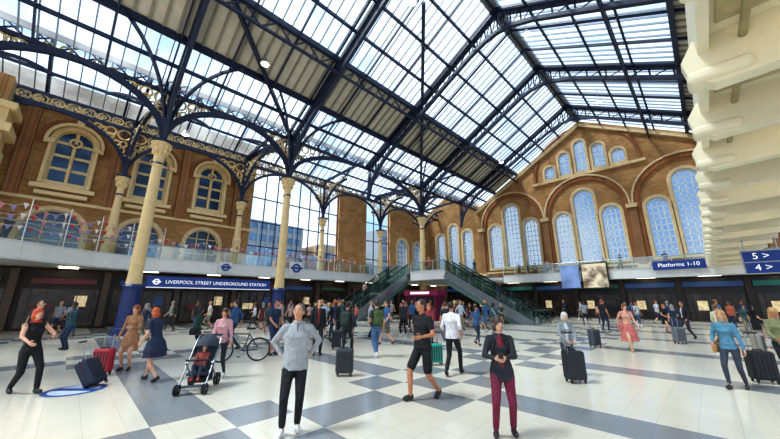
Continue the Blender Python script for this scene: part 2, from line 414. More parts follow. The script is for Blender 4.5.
# ------------------------------------------------------------ west mezzanine
edge=[(-27,36.4),(-27,4),(-26.6,2.2),(-25.9,.6),(-24.9,-.8),(-23.6,-2.2),(-22.5,-3.6),(-21.7,-5.2),(-21.3,-7),(-21.2,-10),(-21.2,-12)]
def balcony(name,edge,inner,zt=4.4,skip=None):
    B=MB(); poly=[V((x,y,zt)) for x,y in edge+inner]; k=len(poly)
    B.add(poly+[p-V((0,0,.6)) for p in poly],[list(range(k)),[k+i for i in range(k)][::-1]],0)
    for a,b in zip(edge[:-1],edge[1:]):
        p=V((*a,0));q=V((*b,0)); L=(q-p).length
        B.beam(p+V((0,0,zt-.25)),q+V((0,0,zt-.25)),.25,.8,0); B.beam(p+V((0,0,zt+.18)),q+V((0,0,zt+.18)),.34,.08,1)
        B.beam(p+V((0,0,zt-.66)),q+V((0,0,zt-.66)),.32,.1,1)
        B.quad(p+V((0,0,zt+.22)),q+V((0,0,zt+.22)),q+V((0,0,zt+1.1)),p+V((0,0,zt+1.1)),2)
        B.tube(p+V((0,0,zt+1.15)),q+V((0,0,zt+1.15)),.045,.045,3)
        m=max(1,round(L/1.4))
        for i in range(m+1): c=p.lerp(q,i/m); B.tube(c+V((0,0,zt+.2)),c+V((0,0,zt+1.15)),.03,.03,1,6)
    return B.obj(name,[WHITE,mat('white_rail','#cdd0cc',.4),RAILG,STEEL],recalc=False)
balcony('balcony_west',edge,[(-30.95,-12),(-30.95,36.4)])
balcony('balcony_north',[(-26.9,36.5),(-24.9,36.5)],[(-24.9,39.9),(-26.9,39.9)])
balcony('balcony_north',[(-17.1,36.5),(9.4,36.5)],[(9.4,39.9),(-17.1,39.9)])
balcony('footbridge',[(-24.8,36.4),(-24.8,24.7)],[(-17.3,24.7),(-17.3,36.4)])
balcony('footbridge',[(-21.6,24.7),(-17.3,24.7)],[(-17.3,24.9),(-21.6,24.9)])
B=MB(); B.box((-21,38.2,4.1),(7.4,3.3,.58),0); B.obj('footbridge_landing',[WHITE])
B=MB(); ci=0
def bunt(pts,z,sag,sz=.3):
    global ci
    for a,b in zip(pts[:-1],pts[1:]):
        p=V((*a,z));q=V((*b,z)); L=(q-p).length; n=max(2,int(L/.4)); seg=max(1,round(L/2.6))
        for i in range(n):
            t=(i+.5)/n; ph=(t*seg)%1; c=p.lerp(q,t)-V((0,0,sag*4*ph*(1-ph))); d=(q-p).normalized()
            B.add([c-d*.13,c+d*.13,c-V((0,0,sz))],[[0,1,2]],ci%4); ci+=1
            t2=(i+1.5)/n; ph2=(t2*seg)%1
            B.beam(c,p.lerp(q,min(1,t2))-V((0,0,sag*4*ph2*(1-ph2))),.012,.012,1)
be=[(-26.9,22),(-26.9,4)]+[(x+.1,y) for x,y in edge[2:]]
bunt(be,6.1,.35); bunt(be[2:],6.7,.5); bunt(be[1:],5.4,.15,.22)
for x,y in be[1:]: B.tube((x,y,4.6),(x,y,6.8),.02,.02,1)
B.obj('bunting',[RED,mat('flag_white','#e8dede',.7),mat('flag_lilac','#8a86b0',.6),mat('flag_pink','#d0808c',.6)],recalc=False)

# ------------------------------------------------------------ shops under the mezzanines
B=MB()
B.box((-29.8,12.5,1.85),(.3,48,3.6),0)
y=-11;k=0
while y<36:
    B.box((-29.4,y,1.85),(.5,.35,3.6),1)
    B.box((-29.55,y+2.2,2.95),(.15,3.0,.34),2+k%3); B.box((-29.6,y+2.2,1.3),(.05,3.5,2.3),5)
    for q in range(5): B.box((-29.5,y+.8+q*.7,1.3),(.08,.05,2.3),1)
    B.box((-29.5,y+1.4,1.25),(.06,.9,.5),6 if k%2 else 4); B.box((-29.5,y+3.1,1.7),(.06,.6,.7),2 if k%2 else 6)
    B.box((-28.4,y+2.2,3.74),(.35,.9,.04),7)
    y+=4.2;k+=1
B.obj('shopfront_row',[DARK2,mat('shop_pier','#54463a',.5),mat('shop_sign_blue','#23406e',.5,0,.1,3,.15),mat('shop_sign_green','#2c4a3c',.5,0,.1,3,.1),mat('shop_sign_red','#5a2830',.5,0,.1,3,.1),mat('shop_display','#2c241f',.25,0,.9,1.6,.08),mat('shop_poster','#d8c49a',.5,0,.3,4,.35),LIT])
B=MB()
B.box((-8.7,39.2,1.85),(36,.5,3.6),0)
x=-27;k=0
cols=[2,2,3,2,5]
while x<7:
    B.box((x,38.9,1.85),(.4,.5,3.6),1); B.box((x+2.1,38.7,3.1),(3.7,.3,.42),cols[k%5]); B.box((x+2.1,38.9,1.2),(3.5,.06,2.2),6); B.box((x+2.1,37.6,3.75),(1.4,.4,.04),7)
    for q in range(4): B.box((x+.7+q*.93,38.84,1.2),(.06,.08,2.2),1)
    B.box((x+1.3,38.84,1.3),(.7,.06,.8),8)
    x+=4.2;k+=1
B.obj('shopfront_row',[DARK,DARK2,MC['shop_sign_blue'],TEAL,MC['shop_sign_red'],MC['shop_sign_green'],MC['shop_display'],LIT,MC['shop_poster']])

def text(s,size,M,m,parent=None,name='lettering'):
    cu=bpy.data.curves.new(name,'FONT'); cu.body=s; cu.size=size; cu.extrude=.01; cu.align_x='CENTER'; cu.align_y='CENTER'
    cu.materials.append(m); o=bpy.data.objects.new(name,cu); COL.objects.link(o); o.matrix_world=M
    if parent: o.parent=parent
    return o
def roundel(B,c,r,ux,n,mr,mb):
    c=V(c); B.torus(c,r*.8,r*.2,mr,ax=n,n=28,k=6)
    ux=V(ux); B.beam(c-ux*r*1.25+V(n)*.06,c+ux*r*1.25+V(n)*.06,r*.4,r*.4,mb)
MLt=lambda y,z,x:Matrix(((0,0,1,x),(1,0,0,y),(0,1,0,z),(0,0,0,1)))
MGt=lambda x,z,y:Matrix(((1,0,0,x),(0,0,-1,y),(0,1,0,z),(0,0,0,1)))
e=bpy.data.objects.new('station_entrance_sign',None); COL.objects.link(e)
B=MB(); B.box((-26.9,7.75,2.98),(.3,8.6,.8),0); B.box((-26.72,7.75,2.62),(.05,8.6,.05),1); roundel(B,(-26.7,4.0,3.0),.2,(0,1,0),(1,0,0),1,1); B.obj('board',[BLUE,SIGNW],parent=e)
text('LIVERPOOL STREET UNDERGROUND STATION',.34,MLt(8.1,3.0,-26.72),SIGNW,e)
def rsign(name,x,y,z,r=.42):
    B=MB(); B.box((x,y,z),(.12,r*3,r*2.7),0); roundel(B,(x+.12,y,z),r,(0,1,0),(1,0,0),1,1); B.tube((x,y,z+r*1.3),(x,y,z+r*1.3+.5),.02,.02,2)
    return B.obj(name,[WHITE,BLUE,STEEL])
rsign('roundel_sign',-26.5,8.2,4.25,.3); rsign('roundel_sign',-26.45,14.2,4.6,.42)
rsign('roundel_sign',-21.0,-3.0,3.35,.3)
e=bpy.data.objects.new('advertising_screen',None); COL.objects.link(e)
B=MB(); B.box((-7.6,36.1,4.1),(2.3,.2,2.5),0); B.box((-7.6,35.97,4.1),(2.1,.04,2.3),1); B.box((-9.8,36.1,4.1),(1.7,.2,2.3),2)
m=bpy.data.materials.new('screen_picture'); m.use_nodes=True; nt=m.node_tree; b=nt.nodes['Principled BSDF']
tc=nt.nodes.new('ShaderNodeTexCoord'); no=nt.nodes.new('ShaderNodeTexNoise'); no.inputs['Scale'].default_value=1.4
rp=nt.nodes.new('ShaderNodeValToRGB'); rp.color_ramp.elements[0].color=hexc('#6a5a4a'); rp.color_ramp.elements[0].position=.35; rp.color_ramp.elements[1].color=hexc('#d6c8ac'); rp.color_ramp.elements[1].position=.55
nt.links.new(tc.outputs['Object'],no.inputs['Vector']); nt.links.new(no.outputs['Fac'],rp.inputs['Fac']); nt.links.new(rp.outputs['Color'],b.inputs['Base Color']); nt.links.new(rp.outputs['Color'],b.inputs['Emission Color']); b.inputs['Emission Strength'].default_value=.3
B.obj('panel',[BLACK,m,mat('ad_blue','#7d92c0',.4,0,.3,1,.15)],parent=e)
e=bpy.data.objects.new('wayfinding_sign',None); COL.objects.link(e)
B=MB(); B.box((-1.4,36.2,4.7),(3.4,.12,.75),0); B.obj('panel',[BLUE],parent=e); text('Platforms 1-10',.45,MGt(-1.4,4.7,36.1),SIGNW,e)
e=bpy.data.objects.new('platform_number_sign',None); COL.objects.link(e)
B=MB()
B.box((1.85,20,3.55),(1.1,.12,.42),0); B.box((1.85,20,3.08),(1.1,.12,.42),0); B.box((1.85,20,3.32),(1.2,.08,1.0),1)
for x in(1.4,2.3): B.tube((x,20,3.7),(x,20,4.3),.02,.02,1)
B.obj('panel',[BLUE,STEEL],parent=e); text('5 >',.36,MGt(1.8,3.55,19.92),SIGNW,e); text('4 >',.36,MGt(1.8,3.08,19.92),SIGNW,e)

# ------------------------------------------------------------ east walkway over the camera
B=MB()
YE=36.3; YM=(YE-11)/2; YL=YE+11
B.box((1.5,YM,5.0),(2.1,YL,.2),0)
B.box((.47,YM,5.0),(.1,YL,.6),0); B.box((2.55,YM,5.1),(.1,YL,.8),0)
y=-9;k=0
while y<YE-.3:
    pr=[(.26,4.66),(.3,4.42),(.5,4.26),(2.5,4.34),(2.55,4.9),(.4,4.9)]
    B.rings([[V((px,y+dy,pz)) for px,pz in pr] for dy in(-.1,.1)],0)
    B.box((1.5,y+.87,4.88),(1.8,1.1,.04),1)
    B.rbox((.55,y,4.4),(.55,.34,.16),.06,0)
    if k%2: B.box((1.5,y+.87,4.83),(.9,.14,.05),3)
    y+=1.75;k+=1
B.tube((.8,-10,4.74),(.8,YE,4.74),.04,.04,2); B.tube((2.3,-10,4.7),(2.3,YE,4.7),.06,.06,2)
for y in(-3,7,16): B.tube((2.5,y,0),(2.5,y,4.4),.2,.18,0,14)
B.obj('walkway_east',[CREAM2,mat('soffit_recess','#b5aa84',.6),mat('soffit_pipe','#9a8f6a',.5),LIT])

# ------------------------------------------------------------ escalators
def escalator(top,d,lanes=2,w=1.25,rise=4.4,run=7.62):
    top=V(top);d=V(d).normalized();s_=d.cross(V((0,0,1))); B=MB(); Z=V((0,0,1))
    for k in range(lanes+1):
        o=s_*(w*(k-lanes/2)); a=top+o; b=top+o+d*run-Z*rise
        B.beam(a-Z*.25,b-Z*.1,.16,.7,0)
        B.quad(a+Z*.15,b+Z*.15,b+Z*1.0,a+Z*1.0,1)
        for q in range(7): c=a.lerp(b,q/6); B.tube(c,c+Z*1.0,.02,.02,0,6)
        B.tube(a+Z*1.02,b+Z*1.02,.06,.06,2,8); B.tube(b+Z*1.02,b+d*.7+Z*.98,.06,.06,2,8)
        B.torus(b+d*.7+Z*.72,.26,.055,2,ax=s_,n=16); B.box(b+d*.4+Z*.28,(.2,.2,.55),0); B.quad(b+Z*.2,b+d*.7+Z*.2,b+d*.7+Z*.95,b+Z*.95,1)
    n=22
    for k in range(lanes):
        o=s_*(w*(k+.5-lanes/2))
        for i in range(n):
            c=top+o+d*(run*(i+.5)/n)-Z*(rise*(i+1)/n)
            R=Matrix((( s_.x,d.x,0),(s_.y,d.y,0),(0,0,1)))
            B.box(c,(w-.3,run/n,.16),3,R); B.box(c+Z*.085,(w-.3,.03,.01),4,R)
    pts=[top-Z*.4,top+d*run-Z*rise,top+d*(run-1.6)-Z*rise,top-Z*1.1]
    hw_=s_*(w*lanes/2); B.rings([[p+o for p in pts] for o in(-hw_,hw_)],5)
    return B.obj('escalator',[STEEL,glassy('escalator_glass','#a8ccc0',.2,'#b8d8cc',False,.1),BLACK,mat('escalator_step','#55585c',.4,.6),mat('step_yellow','#d8b830',.5),mat('escalator_cladding','#5f7f78',.35,.3)],recalc=False)
escalator((-17.3,25.9,4.4),(1,0,0)); escalator((-23.2,24.6,4.4),(0,-1,0))
B=MB(); B.box((-18.8,23.4,1.1),(3.6,1.2,2.2),0); B.box((-18.8,23.4,2.4),(3.9,1.5,.5),1); B.box((-18.8,22.76,1.5),(3.0,.08,.9),2); B.box((-18.8,22.7,.95),(3.5,.25,.08),3)
for x in(-20.5,-19.4,-18.2,-17.1): B.box((x,22.75,1.2),(.08,.1,2.2),1)
B.box((-18.8,22.63,2.4),(2.2,.04,.2),4); B.obj('kiosk',[MAROON,mat('maroon_lt','#7a1c44',.4),mat('kiosk_glass','#20252c',.15),STEEL,SIGNW])
for x,y in((-17,6),(-10,12),(-14.5,33),(-6,20),(-4,31),(-26,4),(-26,12)):
    B=MB(); z=(rz(x) if x>-22 else 15.5)-1.2; B.tube((x,y,z),(x,y,z+1.1),.02,.02,0); B.tube((x,y,z-.35),(x,y,z),.28,.1,0,14); B.ell((x,y,z-.36),(.24,.24,.08),1); B.obj('pendant_lamp',[STEEL,LIT])
def bldg(x,y,sx,sy,h,col,fr):
    B=MB(); B.box((x,y,h/2-.1),(sx,sy,h),0); z=1.5
    while z<h-1:
        B.box((x+sx/2,y,z),(.3,sy*.96,1.7),1); z+=3.2
    n=int(sy/2.5)
    for i in range(n+1): B.box((x+sx/2+.2,y-sy/2+sy*i/n,h/2),(.3,.5,h*.98),0)
    B.box((x,y,h+.6),(sx*.5,sy*.5,1.4),2)
    B.obj('office_building',[mat(fr,col,.7),mat('office_glass','#5f7f99',.2,.3,.3,.2),STEEL])
bldg(-90,34,20,20,22,'#9aa3ab','facade_grey'); bldg(-85,56,16,18,17,'#b59a80','facade_tan'); bldg(-105,16,20,14,28,'#c2c8cc','facade_light'); bldg(-80,76,18,18,24,'#8a939c','facade_slate'); bldg(-70,40,8,14,11,'#a86a4c','facade_brick')

# ------------------------------------------------------------ people
def ik(a,b,l1,l2,pole):
    d=b-a;L=d.length;mx=(l1+l2)*.998
    if L>mx: b=a+d*(mx/L);L=mx
    L=max(L,.08); d=(b-a); n=d.normalized(); x=(l1*l1-l2*l2+L*L)/(2*L); h=math.sqrt(max(l1*l1-x*x,0))
    p=pole-n*pole.dot(n)
    if p.length<1e-4: p=n.orthogonal()
    p.normalize(); return a+n*x+p*h,b
def body_mesh(name,fem=False,lean=0,side=0,twist=0,feet=((.1,0,.09),(-.1,0,.09)),hands=((.25,.04,.86),(-.25,.04,.86)),
              poles=None,sleeve='long',bottom='trousers',skirt=None,hair='short',inner=False,head=(0,0),fat=1.05,pack=None,vox=.016,pz=None,jacket=0,toes=(0,0),hat=False,hold=None,collar=False):
    A=MB(); Q=MB()
    dm=max(math.hypot(f[0]-(.09 if i==0 else -.09),f[1]) for i,f in enumerate(feet)); fz=min(f[2] for f in feet)
    ph=min(.93,fz+.03+math.sqrt(max(.836**2-dm*dm,.1))) if pz is None else pz
    Tm=Matrix.Translation((0,0,ph))@Matrix.Rotation(-math.radians(lean),4,'X')@Matrix.Rotation(math.radians(side),4,'Y')@Matrix.Rotation(math.radians(twist),4,'Z')
    def t(p): return Tm@V(p)
    sh=.158 if fem else .178
    def loft(prof,m,n=20):
        A.rings([[t((rx*math.cos(2*math.pi*i/n),cy+ry*math.sin(2*math.pi*i/n),z)) for i in range(n)] for z,rx,ry,cy in prof],m)
    f=fat
    if fem: tp=[(.0,.155,.112,-.008),(.06,.14,.102,0),(.15,.118,.088,0),(.24,.125,.092,.005),(.33,.14,.108,.014),(.42,.145,.095,.0),(.48,.125,.08,-.005),(.52,.08,.062,-.005),(.56,.05,.05,0)]
    else: tp=[(.0,.16,.11,0),(.06,.155,.11,.002),(.15,.148,.105,.004),(.25,.155,.108,.004),(.35,.17,.115,.004),(.43,.17,.108,0),(.485,.14,.088,-.005),(.525,.085,.065,-.005),(.565,.055,.052,0)]
    hem=-.06-jacket
    tp=[(hem,tp[0][1]*1.04,tp[0][2]*1.04,0)]+tp
    loft([(z,rx*(f if z<.4 else 1),ry*(f if z<.4 else 1),cy) for z,rx,ry,cy in tp],1)
    loft([(-.13,.10,.085,0),(-.09,.155,.105,-.006),(-.03,.162*(1.03 if fem else 1),.112,-.01),(.05,.145*f,.102*f,0)],2)
    if fem:
        for sx in(-1,1): A.ell(t((sx*.062,.082,.335)),(.055,.05,.055),1)
    if inner: A.ell(t((0,.075,.33)),(.055,.056,.2),5); A.ell(t((0,.06,.12)),(.045,.068,.16),5)
    A.capsule(t((0,0,.5)),t((0,.018,.62)),.054 if not fem else .046,.05 if not fem else .043,0)
    A.capsule(t((-.06,-.005,.51)),t((.06,-.005,.51)),.042,.042,1)
    if collar:
        Q.torus(t((0,.0,.555)),.055,.02,1,ax=Tm.to_3x3()@V((0,.1,1)),n=18); Q.capsule(t((0,.075,.53)),t((0,.121,.36)),.006,.006,5)
    Hm=Tm@Matrix.Translation((0,.022,.7))@Matrix.Rotation(math.radians(head[0]),4,'Z')@Matrix.Rotation(math.radians(head[1]),4,'X')
    H3=Hm.to_3x3(); h=lambda p:Hm@V(p)
    A.ell(h((0,-.008,.018)),(.074,.092,.1),0,H3,16,12); A.ell(h((0,.026,-.05)),(.054,.06,.064),0,H3,14,10); A.ell(h((0,.092,-.012)),(.012,.02,.024),0,H3,8,8)
    A.ell(h((0,.07,-.08)),(.028,.022,.022),0,H3,8,8)
    for sx in(-1,1):
        Q.ell(h((sx*.076,-.006,-.01)),(.012,.02,.03),0,H3,8,8)
        Q.ell(h((sx*.03,.078,.012)),(.014,.01,.008),6,H3,8,6); Q.ell(h((sx*.03,.0865,.012)),(.0065,.005,.0065),7,H3,8,6)
        Q.ell(h((sx*.03,.083,.032)),(.02,.008,.005),4,H3,8,6)
    Q.ell(h((0,.086,-.054)),(.023,.009,.0075),8,H3,8,6)
    if hair=='short': Q.ell(h((0,-.022,.03)),(.081,.093,.098),4,H3,16,12)
    elif hair=='bald': Q.ell(h((0,-.035,-.005)),(.079,.075,.05),4,H3,16,10)
    elif hair in('long','bob','bun','pony'):
        Q.ell(h((0,-.018,.03)),(.088,.1,.103),4,H3,18,12)
        if hair=='long':
            n=14; Q.rings([[h((rx*math.cos(2*math.pi*i/n),cy+ry*math.sin(2*math.pi*i/n),z)) for i in range(n)] for z,rx,ry,cy in((.02,.085,.07,-.03),(-.06,.095,.06,-.045),(-.14,.1,.05,-.06),(-.24,.085,.04,-.07),(-.3,.05,.025,-.07))],4)
        if hair=='bob':
            n=14; Q.rings([[h((rx*math.cos(2*math.pi*i/n),cy+ry*math.sin(2*math.pi*i/n),z)) for i in range(n)] for z,rx,ry,cy in((.02,.09,.075,-.02),(-.06,.098,.07,-.03),(-.11,.085,.055,-.035))],4)
        if hair=='bun': Q.ell(h((0,-.1,.07)),(.045,.045,.045),4,H3)
        if hair=='pony': Q.capsule(h((0,-.1,.05)),h((0,-.15,-.08)),.035,.015,4)
    if hat: Q.ell(h((0,-.015,.055)),(.088,.102,.075),5,H3,16,10); Q.ell(h((0,.08,.05)),(.06,.06,.008),5,H3,12,6)
    for i,sx in((0,1),(1,-1)):
        Sh=t((sx*sh,-.004,.468)); W=V(hands[i]); pole=V(poles[i]) if poles else V((sx*.35,-1,-.1))
        E,W=ik(Sh,W,.285,.25,pole)
        A.capsule(t((sx*.1,-.004,.475)),Sh,.06,.058,1)
        if sleeve=='long': A.capsule(Sh,E,.058*f**.5,.046,1); A.capsule(E,E.lerp(W,.93),.046,.035,1); A.capsule(E.lerp(W,.8),W,.028,.025,0)
        elif sleeve=='short': A.capsule(Sh,Sh.lerp(E,.6),.062,.056,1); A.capsule(Sh.lerp(E,.4),E,.046,.039,0); A.capsule(E,W,.039,.026,0)
        elif sleeve=='roll': A.capsule(Sh,E,.056,.048,1); A.capsule(E,E.lerp(W,.25),.047,.045,1); A.capsule(E,W,.038,.026,0)
        else: A.ell(Sh,(.056,.056,.056),0); A.capsule(Sh,E,.047,.038,0); A.capsule(E,W,.037,.025,0)
        d=(W-E).normalized()
        if hold and hold[i] is not None: d=(d*.35+V(hold[i])).normalized()
        pn=V((-sx,.15,0)); pn=(pn-d*pn.dot(d))
        if pn.length<.2: pn=V((0,0,-1))-d*V((0,0,-1)).dot(d)
        pn.normalize(); wv=d.cross(pn)*1.0
        if wv.dot(V((0,1,.3)))<0: wv=-wv
        R=Matrix((wv,d,pn)).transposed()
        A.ell(W+d*.045,(.04,.056,.019),0,R,12,8)
        for k,(o,L) in enumerate(((.029,.07),(.01,.078),(-.009,.073),(-.027,.057))):
            a=W+d*.082+wv*o; b=a+(d*.86+pn*.45).normalized()*L*.5; c=b+(d*.45+pn*.9).normalized()*L*.5
            Q.capsule(a-d*.012,b,.0095,.0088,0,6,2); Q.capsule(b,c,.0088,.007,0,6,2)
        a=W+d*.02+wv*.03; b=a+(wv*.8+d*.75+pn*.2).normalized()*.042; c=b+(d+pn*.45+wv*.1).normalized()*.032
        Q.capsule(a,b,.0125,.0105,0,6,2); Q.capsule(b,c,.0105,.008,0,6,2)
    for i,sx in((0,1),(1,-1)):
        Hp=t((sx*.088,0,-.05)); F=V(feet[i]); K,F=ik(Hp,F,.425,.415,V((sx*.08,1,0)))
        if bottom=='trousers':
            A.capsule(Hp,K,.09*f**.5,.064,2); A.capsule(K,F.lerp(K,.12),.063,.05,2); A.capsule(F.lerp(K,.15),F,.042,.04,3)
        elif bottom=='skinny':
            A.capsule(Hp,K,.086,.056,2); A.capsule(K,F.lerp(K,.72),.055,.054,2); A.capsule(F.lerp(K,.72),F.lerp(K,.08),.054,.037,2); A.capsule(F.lerp(K,.1),F,.034,.034,0)
        elif bottom=='shorts':
            A.capsule(Hp,Hp.lerp(K,.86),.096,.084,2); A.capsule(Hp.lerp(K,.7),K,.06,.056,0); A.capsule(K,F.lerp(K,.7),.054,.056,0); A.capsule(F.lerp(K,.7),F,.056,.036,0)
        else:
            A.capsule(Hp,K,.078,.054,0); A.capsule(K,F.lerp(K,.7),.052,.052,0); A.capsule(F.lerp(K,.7),F,.052,.033,0)
        Rz=Matrix.Rotation(math.radians(-sx*8),3,'Z')@Matrix.Rotation(math.radians(toes[i]),3,'X')
        A.ell(F+Rz@V((0,.05,-.04)),(.046,.125,.05),3,Rz,14,10,zmin=F.z-.088 if toes[i]==0 else max(0,F.z-.12)); A.ell(F+Rz@V((0,-.02,-.03)),(.04,.05,.055),3,Rz,10,8,zmin=max(0,F.z-.12))
    if skirt:
        hz,rr,mm=skirt; n=20; w0=t((0,0,.08)); fc=(V(feet[0])+V(feet[1]))/2
        rs=[]
        for k in range(7):
            q=k/6; z=w0.z+(hz-w0.z)*q; cx=w0.x*(1-q)+fc.x*q*.5; cy=w0.y*(1-q)+fc.y*q*.5; r1=.13+(rr-.13)*q**.7+ (.03 if 0<k<5 else 0)
            rs.append([V((cx+r1*(1+.06*q*math.sin(7*2*math.pi*i/n))*math.cos(2*math.pi*i/n),cy+r1*.78*(1+.06*q*math.sin(7*2*math.pi*i/n))*math.sin(2*math.pi*i/n),z)) for i in range(n)])
        A.rings(rs,mm)
    if pack=='back':
        Q.rbox(t((0,-.2,.28)),(.3,.18,.44),.07,5,Tm.to_3x3()); Q.rbox(t((0,-.3,.2)),(.22,.08,.2),.035,5,Tm.to_3x3())
        for sx in(-1,1): Q.capsule(t((sx*.1,.1,.4)),t((sx*.1,-.1,.53)),.02,.02,5); Q.capsule(t((sx*.1,.115,.4)),t((sx*.12,.02,.15)),.018,.018,5)
    if pack=='bag':
        Q.rbox(t((.23,-.03,-.05)),(.1,.3,.24),.045,5,Tm.to_3x3()); Q.capsule(t((.22,.0,.05)),t((-.06,.07,.5)),.012,.012,5); Q.capsule(t((.22,-.06,.05)),t((-.06,-.1,.5)),.012,.012,5)
    if pack=='phone':
        m=(V(hands[0])+V(hands[1]))/2; Q.box(m+V((0,.09,.03)),(.075,.012,.15),7,Matrix.Rotation(math.radians(-35),3,'X'))
        for sx in(-1,1): Q.capsule(t((sx*.1,.115,.42)),t((sx*.125,.09,.2)),.014,.014,7,6,2); Q.capsule(t((sx*.1,.115,.42)),t((sx*.09,-.05,.53)),.014,.014,7,6,2)
    if pack=='neckscarf': Q.torus(t((0,.0,.54)),.065,.03,5,ax=Tm.to_3x3()@V((0,.15,1)),n=16)
    src=A.mesh('src'); to=bpy.data.objects.new('tmp',src); COL.objects.link(to)
    md=to.modifiers.new('r','REMESH'); md.mode='VOXEL'; md.voxel_size=vox
    ms=to.modifiers.new('s','SMOOTH'); ms.factor=.5; ms.iterations=2
    dg=bpy.context.evaluated_depsgraph_get(); dg.update(); rm=bpy.data.meshes.new_from_object(to.evaluated_get(dg))
    bv=BVHTree.FromPolygons([V(v) for v in A.v],A.f)
    mi=[]
    for p in rm.polygons:
        r=bv.find_nearest(p.center); mi.append(A.m[r[2]] if r[2] is not None else 1)
    rm.polygons.foreach_set('material_index',mi); bpy.data.objects.remove(to)
    q=Q.mesh('q'); bm=bmesh.new(); bm.from_mesh(rm); bm.from_mesh(q); bmesh.ops.recalc_face_normals(bm,faces=bm.faces)
    me=bpy.data.meshes.new(name); bm.to_mesh(me); bm.free(); me.polygons.foreach_set('use_smooth',[True]*len(me.polygons))
    return me
SK=['#d0987a','#bd8262','#d8a68a','#8a5a3c','#5a3826']
def cm(c,kind='fabric'):
    return mat(kind+'_'+c.strip('#'),c,.8 if kind=='fabric' else .5,0,.12,14,0,.8 if kind=='fabric' else 0)
EW=mat('eye_white','#e8e4de',.3); EP=mat('dark_detail','#15130f',.3); LP=mat('lips','#a04a44',.5)
def mats_for(skin,top,bot,shoe,hairc,ext): return [cm(skin,'skin'),cm(top),cm(bot),cm(shoe,'shoe'),cm(hairc,'hair'),cm(ext),EW,EP,LP]
occ=[]
def place(o,x,y,psi,H,z=0):
    s_=H/1.75; o.matrix_world=Matrix.Translation((x,y,z))@Matrix.Rotation(math.radians(-135+psi),4,'Z')@Matrix.Scale(s_,4); occ.append((x,y,z))
def person(name,x,y,psi,H,skin,top,bot,shoe,hairc,ext='#333333',z=0,**k):
    me=body_mesh(name,vox=k.pop('vox',.013),**k)
    for m in mats_for(skin,top,bot,shoe,hairc,ext): me.materials.append(m)
    o=bpy.data.objects.new(name,me); COL.objects.link(o); place(o,x,y,psi,H,z); return o
WALK=((.09,.27,.09),(-.09,-.28,.13)); WH=((.25,-.14,.9),(-.25,.2,.92)); WT=(0,-28)
person('man_in_grey_sweater',-4.46,2.5,14,1.74,SK[0],'#a3a7ac','#1c1d22','#e6e6e6','#6f6761','#54585e',hands=((.2,-.06,1.0),(-.2,-.06,1.0)),poles=((1,-.7,0),(-1,-.7,0)),hold=((-.6,.6,-.3),(.6,.6,-.3)),feet=((.12,.06,.09),(-.08,-.05,.09)),head=(-18,8),fat=1.16,hair='short',jacket=.04,collar=True)
person('woman_in_dark_jacket',-2.29,4.55,-12,1.56,SK[2],'#2a2b34','#74203c','#3a2a2e','#4b3c34','#7d1d33',fem=True,hands=((.1,.3,1.14),(-.02,.32,1.16)),poles=((1,-.6,-.6),(-1,-.6,-.6)),bottom='trousers',inner=True,jacket=.08,pack='phone',head=(20,-2),hair='bob',feet=((.16,.06,.09),(-.11,-.04,.09)),fat=1.2)
person('man_in_black_tshirt',-4.11,5.01,-50,1.83,SK[1],'#191a1e','#17181b','#2b2a2a','#3c2c22','#333333',feet=((.1,.24,.09),(-.1,-.28,.12)),toes=(0,-22),hands=((.27,-.1,.88),(-.22,.25,1.08)),sleeve='short',bottom='shorts',hair='short',fat=1.2,head=(-20,0),hat=False)
person('woman_in_grey_jacket',-2.75,9.0,-5,1.5,SK[2],'#8f969c','#3a3f4a','#222222','#cfcac4','#cfd6dc',fem=True,lean=8,hands=((.12,.32,.98),(-.12,.32,.98)),inner=True,jacket=.06,hair='bob',fat=1.15,poles=((1,-.6,-.6),(-1,-.6,-.6)))
person('man_in_white_shirt',-4.80,7.04,150,1.77,SK[1],'#dcdadc','#191a20','#141414','#2a2220','#333333',feet=WALK,toes=WT,hands=((.26,-.12,.92),(-.25,.15,.92)),sleeve='roll',fat=1.1)
person('woman_in_black_top',-10.05,-.38,70,1.68,SK[2],'#17161a','#1a1a1e','#16161a','#c2481e','#b03a30',fem=True,lean=-9,feet=((.09,-.2,.1),(-.09,.36,.09)),toes=(-18,0),hands=((.2,.32,1.02),(-.18,.34,1.12)),sleeve='none',bottom='trousers',hair='bob',pack='neckscarf',poles=((1,-.8,-.6),(-1,-.8,-.6)))
person('woman_in_pink_top',-8.6,2.8,5,1.6,SK[0],'#d19ea4','#2c2f3a','#cccccc','#4a2c20','#8a5c40',fem=True,hands=((.14,.27,1.04),(-.26,.06,.88)),bottom='skinny',hair='long',sleeve='long',feet=((.1,.12,.09),(-.1,-.14,.1)),toes=(0,-10))
person('woman_in_navy_dress',-9.35,1.62,-105,1.66,SK[2],'#27324c','#27324c','#2c2420','#b4572a','#27324c',fem=True,lean=16,feet=WALK,toes=WT,hands=((.2,.28,.78),(-.24,.2,.9)),sleeve='short',bottom='bare',skirt=(.55,.27,1),hair='bob')
person('woman_in_tan_coat',-11.2,1.35,10,1.66,SK[2],'#a77a58','#8d6a50','#4a3020','#8b4a28','#c89a78',fem=True,hands=((.26,.08,.9),(-.12,.28,1.15)),skirt=(.5,.22,1),bottom='bare',hair='long')
person('man_in_navy_shirt',-10.7,5.1,60,1.78,SK[1],'#1f3152','#2a3350','#222222','#3a2a22','#333333',sleeve='short',bottom='shorts',hands=((.22,.28,.98),(-.28,.1,.92)),pack='back')
person('man_with_backpack',-8.55,6.57,170,1.76,SK[1],'#24262b','#23252c','#161616','#2a211c','#2d3a34',pack='back',feet=WALK,toes=WT,hands=WH)
person('man_in_green_shirt',-8.03,7.4,-160,1.8,SK[0],'#3c4c48','#4a6c94','#cfcfcf','#3a2b22','#4b5b34',pack='back',hands=((.25,.04,.86),(-.2,.2,1.0)),sleeve='short',feet=WALK,toes=WT)
